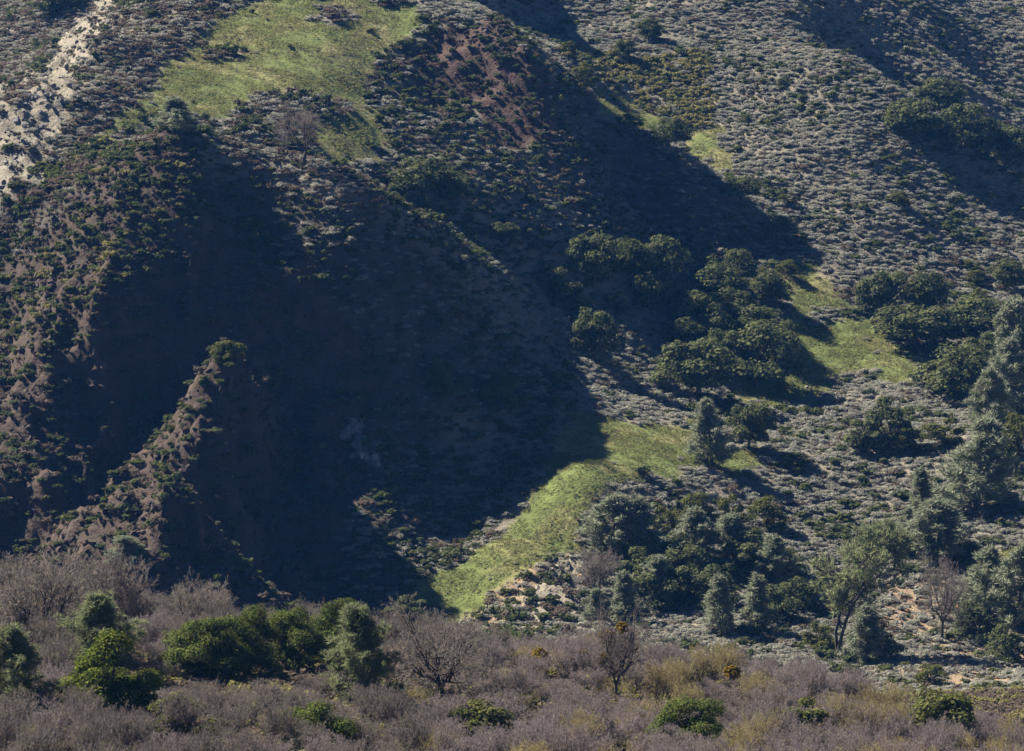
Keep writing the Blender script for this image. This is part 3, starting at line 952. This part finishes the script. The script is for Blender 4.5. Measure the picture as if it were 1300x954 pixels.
KIND = {   # variants, unit crown width, object name, category
 'oak': (OAK, 1.12, 'oak_tree', 'tree'), 'olive': (OLV, 1.2, 'leafy_bush', 'bush'), 'live': (LIVE, 1.12, 'live_oak', 'tree'),
 'broad': (BROAD, 1.12, 'broadleaf_tree', 'tree'), 'pine': (PIN, 0.66, 'grey_pine', 'tree'), 'cone': (CON, 0.54, 'young_pine', 'tree'),
 'fpine': (FPIN, 0.78, 'grey_pine', 'tree'), 'lean': (LEAN, 0.72, 'leaning_pine', 'tree'), 'bare': (BARE, 1.15, 'bare_tree', 'tree'),
 'gnarl': (GNARL, 1.2, 'gnarled_oak', 'tree'), 'mauve': (TW_M, 1.25, 'leafless_bush', 'bush'), 'brown': (TW_B, 1.25, 'leafless_bush', 'bush'),
 'gold': (TW_G, 1.25, 'leafless_bush', 'bush'), 'dark': (DRK, 1.12, 'oak_bush', 'bush'),
}
count = {}


def plant(kind, u, vb, w, h, label, group=None, ymin=352.0, ymax=700.0, rot=None):
    var, uw, name, cat = KIND[kind]
    i = count.get(kind, 0); count[kind] = i + 1
    x, y, z = ground_at(u, vb, ymin, ymax)
    s = y / F
    if kind in ('oak', 'dark'):
        w *= 1.40; h *= 1.22
    if kind in ('pine', 'cone'):
        w *= 1.36; h *= 1.02
    if kind == 'olive':
        w *= 1.2; h *= 1.15
    tr, cr = var[i % len(var)]
    twig = kind in ('bare', 'gnarl', 'mauve', 'brown', 'gold')
    return tree(name, (('limbs' if twig else 'trunk', tr), ('twigs' if twig else 'crown', cr)), (x, y, z - 0.05 * h * s * 0.2), h * s, w * s / uw,
                rng.random() * 6.28 if rot is None else rot, label, cat, group)


GROVE = 'oaks of the grove in the middle of the valley'
RIGHT = 'oaks around the right meadow'
PINES = 'grey pines on the right'
T = [
 # oak grove in the middle
 ('oak',753,364,62,64,'wide oak at the upper left corner of the middle grove',GROVE),
 ('oak',799,352,48,48,'rounded oak at the top of the grove, next right of the wide corner oak',GROVE),
 ('oak',841,372,54,74,'tall oak standing highest along the top of the middle grove',GROVE),
 ('oak',755,462,52,64,'lone oak left of the grove, standing apart at its lower left',GROVE),
 ('olive',782,396,34,26,'low bushy oak in half shade below the wide corner oak',None),
 ('oak',700,372,40,34,'dark oak in deep shade left of the middle grove',GROVE),
 ('oak',908,390,62,52,'broad oak in the upper middle of the grove',GROVE),
 ('oak',937,362,38,44,'narrow dark oak at the upper right of the grove',GROVE),
 ('oak',885,424,62,56,'oak in the left centre of the middle grove',GROVE),
 ('oak',874,446,54,40,'low oak in the left centre of the grove, just above its lowest large oak',GROVE),
 ('oak',953,426,66,44,'flat-topped oak at the right side of the grove above the largest oak',GROVE),
 ('oak',885,508,92,76,'big round oak at the lower left end of the grove',GROVE),
 ('oak',960,492,92,82,'largest oak of the grove, casting its shadow on the right meadow',GROVE),
 ('oak',975,392,44,48,'oak on the right rim of the grove by the top of the meadow',GROVE),
 ('oak',920,470,50,48,'dark oak between the two largest oaks of the grove',GROVE),
 ('oak',952,570,48,64,'round dark oak beside the pale pine below the grove',None),
 ('pine',905,592,46,82,'pale grey pine standing on the lower meadow below the grove',None),
 ('olive',1000,352,30,22,'olive bush at the top end of the right meadow',None),
 ('olive',975,356,26,20,'small olive bush just left of the meadow top',None),
 ('oak',940,255,48,30,'dark oak in the draw under the small upper grass patch',None),
 ('oak',985,300,40,26,'dark bush-like oak at the lower end of the shaded draw',None),
 # right cluster
 ('oak',1124,402,58,58,'leftmost oak of the cluster above the right meadow',RIGHT),
 ('oak',1178,408,50,58,'oak in the upper middle of the right cluster',RIGHT),
 ('oak',1160,440,82,56,'broad oak at the lower edge of the right cluster over the meadow',RIGHT),
 ('oak',1238,442,88,64,'large dark oak at the right end of the right cluster',RIGHT),
 ('oak',1210,503,94,66,'wide round oak at the right tip of the right meadow',RIGHT),
 ('oak',1278,374,44,46,'oak on the right photo edge above the cluster',RIGHT),
 ('olive',1240,362,28,20,'small olive bush on the grey slope above the right cluster',None),
 ('olive',1246,388,30,22,'olive bush at the top of the large dark oak on the right',None),
 ('brown',1240,508,34,34,'brownish leafless bush beside the wide round oak',None),
 ('pine',1290,478,54,98,'tall grey pine at the right photo edge, highest of them',PINES),
 ('pine',1276,525,58,92,'grey pine at the right edge, just below the highest one',PINES),
 ('pine',1262,575,48,104,'slim grey pine behind the largest pine on the right',PINES),
 ('pine',1236,650,80,114,'largest grey pine at the right, above the shrub knoll',PINES),
 ('olive',1290,596,54,74,'yellow-green bushy oak at the right photo edge',None),
 ('cone',1170,654,34,58,'small grey young pine left of the largest right pine',None),
 ('pine',1195,712,84,78,'bushy grey pine just below the largest right pine',PINES),
 ('dark',1128,572,54,62,'dark green round bush-oak on the right scrub slope, taller of the pair',None),
 ('dark',1092,574,44,40,'dark green bush-oak left of the taller one on the scrub slope',None),
 ('olive',1196,570,60,40,'low olive bush on the scrub slope left of the pines',None),
 ('olive',1150,575,40,30,'small dark olive bush right of the taller bush-oak',None),
 # lower right bank
 ('olive',930,672,44,46,'dark olive bush on the bank under the lower meadow, left of its twin',None),
 ('olive',973,674,48,46,'dark olive bush on the bank, right of its twin',None),
 ('pine',880,722,54,74,'grey pine in the middle of the lower bank',PINES),
 ('cone',914,800,40,72,'young grey pine above the mauve brush, left of two',None),
 ('cone',960,804,42,74,'young grey pine above the mauve brush, right of two',None),
 ('dark',845,770,70,56,'dark bush-oak in the shaded hollow of the lower bank',None),
 ('dark',900,770,54,50,'dark bush-oak behind the two young pines',None),
 ('dark',1000,735,50,36,'dark bush in the shadowed dip right of the grey pine on the bank',None),
 ('pine',776,706,64,78,'leftmost grey pine of the thicket beside the lower meadow',PINES),
 ('pine',814,710,60,76,'second grey pine of the thicket beside the lower meadow',PINES),
 ('olive',846,690,62,46,'olive green bush at the top of the thicket by the lower meadow',None),
 ('brown',757,756,62,54,'greyish leafless bush below the leftmost thicket pine',None),
 ('dark',812,748,56,48,'dark bush in the lower thicket beside the leafless one',None),
 ('cone',760,792,32,44,'small young pine at the foot of the thicket, left of two',None),
 ('cone',794,792,40,66,'small young pine at the foot of the thicket, right of two',None),
 ('olive',885,660,46,36,'green bush under the pale meadow pine',None),
 ('lean',1060,834,104,172,'leaning pine with two bare dark trunks at the lower right',None),
 ('olive',1040,826,46,36,'green bush at the foot of the leaning pine',None),
 ('pine',1102,846,48,78,'faint grey pine just right of the leaning trunks',PINES),
 ('bare',1196,814,68,110,'bare reddish-brown tree on the bank at the lower right',None),
 ('pine',1250,794,64,98,'grey pine right of the bare tree on the lower right bank',PINES),
 ('pine',1292,800,60,110,'grey pine at the lower right photo edge',PINES),
 ('dark',1275,840,50,44,'dark bush at the foot of the lower right pines',None),
 ('olive',1180,872,46,30,'green bush at the bottom right, below the bare tree',None),
 ('pine',835,768,46,62,'grey pine among the dark bushes of the lower thicket',PINES),
 ('dark',872,742,60,50,'dark bush-oak in the heart of the lower thicket',None),
 ('pine',930,716,50,62,'grey pine just under the twin olive bushes',PINES),
 ('dark',985,792,56,46,'dark bush-oak right of the two young pines',None),
 ('dark',1012,772,48,38,'dark bush-oak in the shade left of the leaning pine',None),
 ('olive',1228,722,44,34,'olive bush between the bushy pine and the bare tree',None),
 ('dark',1262,548,44,40,'dark bush-oak between the slim pine and the scrub slope',None),
 ('pine',1150,690,30,44,'little grey pine at the top of the lower right bank',None),
 ('olive',1010,596,36,22,'low olive bush on the scrub slope right of the dark oak',None),
 ('oak',828,398,52,48,'oak on the left rim of the grove below its tallest oak',GROVE),
 ('oak',862,398,46,46,'oak in the upper left of the grove under the broad oak',GROVE),
 ('oak',925,412,54,46,'oak in the middle right of the grove above the largest oak',GROVE),
 ('oak',905,365,44,40,'oak at the top centre of the grove',GROVE),
 ('oak',985,450,44,44,'oak at the right rim of the grove over the meadow shadow',GROVE),
 ('oak',1200,440,60,50,'oak in the lower middle of the right cluster',RIGHT),
 ('dark',1250,470,50,44,'dark bush-oak between the wide round oak and the right pines',None),
 ('dark',950,730,62,52,'dark bush-oak right of the grey pine on the bank',None),
 ('dark',850,722,50,46,'dark bush-oak left of the grey pine on the bank',None),
 ('pine',985,742,44,62,'grey pine in the shadowed dip of the bank',PINES),
 ('dark',1120,842,44,36,'dark bush right of the faint grey pine at the bottom',None),
 ('dark',1235,810,50,44,'dark bush between the bare tree and the lower right pines',None),
 ('dark',720,395,44,34,'dark oak in shadow between the corner oak and the left hill',GROVE),
 ('oak',810,350,44,44,'oak tucked between the two oaks at the grove top',GROVE),
 ('oak',905,440,48,44,'small oak in the very middle of the grove',GROVE),
 # left hill and centre
 ('pine',228,170,46,44,'grey bushy tree on the very top of the left hill',None),
 ('bare',384,207,68,72,'bare tree on the crest of the left hill',None),
 ('oak',537,248,70,48,'dark oak clump in the hollow behind the left hill crest',None),
 ('oak',575,262,40,34,'smaller dark oak right of the hollow clump behind the crest',None),
 ('oak',640,312,34,26,'small oak at the foot of the centre hill by the hollow',None),
 ('cone',586,356,22,30,'small lone tree lit against the shaded crest of the left hill',None),
 ('live',560,508,54,60,'dark green tree in the shaded valley at the hill foot, left of two',None),
 ('live',640,526,68,64,'dark green tree in the shaded valley at the hill foot, right of two',None),
 ('olive',322,306,36,30,'dark bush high on the shaded face of the left hill',None),
 ('olive',290,470,46,34,'green bush on top of the sunlit spur',None),
 ('pine',156,742,50,52,'grey-green bush tree at the bottom end of the sunlit spur',None),
 ('dark',520,790,46,30,'dark bush at the bottom tip of the hill shadow',None),
 # upper slopes
 ('dark',70,16,52,34,'dark oak clump at the top left corner',None),
 ('dark',98,8,34,26,'small oak beside the clump at the top left corner',None),
 ('oak',1162,176,64,54,'leftmost oak of the grove behind the right hill crest',None),
 ('oak',1190,146,56,44,'highest oak of the grove behind the right hill crest',None),
 ('oak',1226,190,62,56,'oak in the middle of the grove behind the right hill crest',None),
 ('oak',1252,200,50,48,'oak right of the middle in the grove behind the crest',None),
 ('oak',1285,222,54,56,'oak at the photo edge in the grove behind the crest',None),
 ('oak',792,78,26,30,'small round tree on the slope behind the centre hill',None),
 ('oak',823,52,28,28,'small tree higher on the slope behind the centre hill',None),
 ('oak',850,190,42,40,'dark oak on the edge of the shaded draw',None),
 ('olive',735,112,46,32,'olive bush clump on the far side of the centre hill',None),
 ('olive',722,72,22,20,'tiny olive bush behind the summit of the centre hill',None),
 ('oak',800,166,30,22,'low dark oak along the straw-coloured strip',None),
 ('olive',1000,262,26,18,'lone olive bush on the right grey hillside',None),
 ('olive',1140,262,30,18,'lone green bush lower on the right grey hillside',None),
 ('olive',1236,345,26,18,'green bush on the slope near the right edge',None),
]
for (k, u, vb, w, h, lab, grp) in T:
    plant(k, u, vb, w, h, lab, grp, rot=0.0 if k == 'lean' else None)

# ------------------------------------------------------------------ near thicket along the bottom
FG = dict(ymin=150.0, ymax=262.0)
NEAR = [
 ('broad',140,925,150,136,'glossy dark green broadleaf tree in the lower left foreground',None),
 ('fpine',128,870,120,112,'pale green pine behind the broadleaf tree at the lower left',None),
 ('fpine',20,915,110,118,'pale green pine at the lower left photo corner',None),
 ('live',262,868,120,92,'green oak in the foreground, left of the row by the hill foot',None),
 ('live',318,862,86,96,'green oak in the foreground row, second from left',None),
 ('live',368,858,92,90,'green oak in the foreground row, third from left',None),
 ('live',428,852,86,100,'green oak at the right end of the foreground row',None),
 ('fpine',452,900,112,126,'pale green pine right of the foreground oak row',None),
 ('gnarl',562,900,124,124,'gnarled bare oak with thick dark limbs in the foreground',None),
 ('gnarl',782,895,76,116,'bare oak hung with golden mistletoe in the foreground brush',None),
 ('olive',636,830,36,46,'small green bush at the back of the foreground brush',None),
 ('olive',232,945,90,60,'olive bush low in the near brush, left of the others',None),
 ('olive',610,950,80,56,'olive bush low in the near brush under the gnarled oak',None),
 ('live',880,960,110,80,'green oak low in the near brush, right of centre',None),
 ('olive',1010,945,84,56,'olive bush low in the near brush, left of its neighbour on the right',None),
 ('olive',1190,950,96,70,'olive bush low in the near brush at the right',None),
 ('live',400,965,110,76,'green oak low in the near brush under the foreground row',None),
 ('brown',150,810,90,96,'dark-limbed bare tree behind the left foreground pine',None),
 ('brown',50,830,130,110,'large brown leafless tree at the left edge',None),
 ('brown',255,830,88,80,'grey leafless tree behind the foreground oak row',None),
]
for (k, u, vb, w, h, lab, grp) in NEAR:
    f_ = {'broad': 1.0, 'fpine': 1.05, 'live': 1.12, 'gnarl': 1.05}.get(k, 1.1)
    plant(k, u, vb, w * f_, h * f_, lab, grp, **FG)
# golden mistletoe balls in the near bare trees
MB = [shrub_mesh(600 + i, M['mistletoe'], 420, 0.13, 9, 1.15, 0.26) for i in range(2)]
for i, (u, v, w, lab) in enumerate([(683, 843, 40, 'golden leafy clump in the brush, leftmost of the large ones'), (740, 836, 26, 'small golden leafy clump left of the mistletoe oak'), (772, 812, 26, 'golden mistletoe ball high in the mistletoe oak'),
                                    (790, 800, 24, 'topmost golden mistletoe ball of the bare oak'), (832, 868, 44, 'dark golden leafy clump at the bottom, right of the mistletoe oak'), (930, 858, 30, 'golden clump in the mauve brush on the right'), (768, 838, 24, 'golden mistletoe ball low in the mistletoe oak')]):
    x, y, z = at(u, v, 236.0 if i not in (2, 3, 6) else ground_at(782, 895, **FG)[1])
    z = max(z, float(hz(x, y)))
    o = link('mistletoe_clump', MB[i % 2]); s = w * y / F
    o.location = (x, y, z - 0.3 * s); o.scale = (s * 0.85, s * 0.85, s); o.rotation_euler = (0, 0, i)
    tag(o, lab, 'plant')

# leafless bushes, each one a plant of its own
near_rest = []
COLOUR = {'mauve': 'leafless mauve-grey bush', 'brown': 'leafless grey-brown bush', 'gold': 'leafless golden-grey bush'}
NEARMARKS = [(140, 830, 'the glossy broadleaf tree'), (25, 840, 'the pale pine in the lower left corner'), (50, 760, 'the large bare tree at the left edge'), (150, 750, 'the dark-limbed bare tree'), (300, 800, 'the left foreground oaks'), (400, 800, 'the right foreground oaks'), (455, 820, 'the pale foreground pine'), (562, 820, 'the gnarled bare oak'), (636, 800, 'the small green bush behind the brush'), (683, 830, 'the large golden clump'), (740, 823, 'the small golden clump'), (785, 810, 'the mistletoe oak'), (832, 850, 'the dark golden clump'), (930, 850, 'the golden clump on the right'), (870, 800, 'the brush under the young pines'), (1000, 830, 'the brush left of the leaning pine'), (1100, 850, 'the brush below the leaning pine')]
GRP = {'mauve': 'leafless mauve bushes of the near thicket', 'brown': 'leafless brown bushes of the near thicket', 'gold': 'leafless golden-grey bushes of the near thicket'}
LABEL = {'mauve': 'leafless mauve-grey bush in the near thicket along the bottom', 'brown': 'leafless grey-brown bush in the near thicket at the lower left', 'gold': 'leafless golden-grey bush in the near thicket along the bottom'}
feat = []
for (k, u, vb, w, h, lab, grp) in NEAR:
    if k in ('broad', 'fpine', 'live', 'gnarl'):
        feat.append((u, ground_at(u, vb, **FG)[1], w * 0.42, vb - h))
for yr in np.arange(172, 266, 6.2):
    half = yr * 0.1317 * 1.12
    for xr in np.arange(-half, half, 2.0):
        x = xr + rng.normal() * 0.45; y = yr + rng.normal() * 1.8
        z = float(hz(x, y)); u, v = project(x, y, z)
        q = rng.random()
        k = 'mauve' if u > 560 else 'brown'
        if (u > 480 and q < 0.16) or (u > 900 and v > 880 and q < 0.24): k = 'gold'
        if u < 420 and q < 0.22: k = 'mauve'
        h = (1.35 + 1.5 * rng.random() ** 1.5) * (1.15 if k == 'brown' else 1.0)
        vt = v - h * F / y
        if any(abs(u - fu) < fw and y < fy + 3 and vt < 868 for (fu, fy, fw, ft) in feat):
            h *= 0.55
            if v - h * F / y < 850: continue
        var, uw, name, cat = KIND[k]
        i = int(rng.integers(0, len(var)))
        wd = 1.8 + 0.6 * rng.random()
        if v - h * F / y > 866 or u < -20 or u > 1320:          # nearer than the photograph shows: one mass
            near_rest.append((x, y, z - 0.05, h, wd, k)); continue
        lab = COLOUR[k] + ' ' + where_is(u, v - 0.6 * h * F / y, NEARMARKS)
        tree(name, (('limbs', var[i][0]), ('twigs', var[i][1])), (x, y, z - 0.05), h, wd, rng.random() * 6.28, lab, cat, lab)
for k in ('mauve', 'brown', 'gold'):
    P = np.array([p[:5] for p in near_rest if p[5] == k])
    both = []
    for (lm, tm) in KIND[k][0]:
        o1 = bpy.data.meshes.new('bush'); bm = bmesh.new(); bm.from_mesh(lm)
        for f in bm.faces: f.material_index = 0
        n0 = len(bm.faces); bm.from_mesh(tm); bm.faces.ensure_lookup_table()
        for f in bm.faces[n0:]: f.material_index = 1
        bm.to_mesh(o1); bm.free(); o1.materials.append(M['bark']); o1.materials.append(tm.materials[0]); both.append(o1)
    scatter(k + '_thicket', both, P[:, 0], P[:, 1], P[:, 2], np.stack([P[:, 4], P[:, 4], P[:, 3]], 1), np.zeros(len(P)), COLOUR[k].replace('bush', 'brush') + ' nearest the camera')


# ------------------------------------------------------------------ air
def haze_box(density, colour):
    zmin = float(ZG.min()) - 1.0; zmax = max(float(ZG.max()), CAM_Z) + 14.0
    x0, x1, y0, y1 = GX[0] - 2, GX[-1] + 2, GY[0] - 2, GY[-1] + 2
    V = [(x, y, z) for z in (zmin, zmax) for (x, y) in ((x0, y0), (x1, y0), (x1, y1), (x0, y1))]
    Fq = [(3, 2, 1, 0), (4, 5, 6, 7), (0, 1, 5, 4), (1, 2, 6, 5), (2, 3, 7, 6), (3, 0, 4, 7)]
    me = bpy.data.meshes.new('haze'); me.from_pydata(V, [], Fq); me.update()
    m, nt, out = new_mat('air')
    pv = nt.nodes.new('ShaderNodeVolumePrincipled')
    pv.inputs['Color'].default_value = rgba(colour); pv.inputs['Density'].default_value = density
    pv.inputs['Anisotropy'].default_value = 0.2
    nt.links.new(pv.outputs[0], out.inputs['Volume'])
    me.materials.append(m)
    o = link('haze', me); o['kind'] = 'stuff'
    return o


haze_box(0.00006, (0.09, 0.35, 1.0))
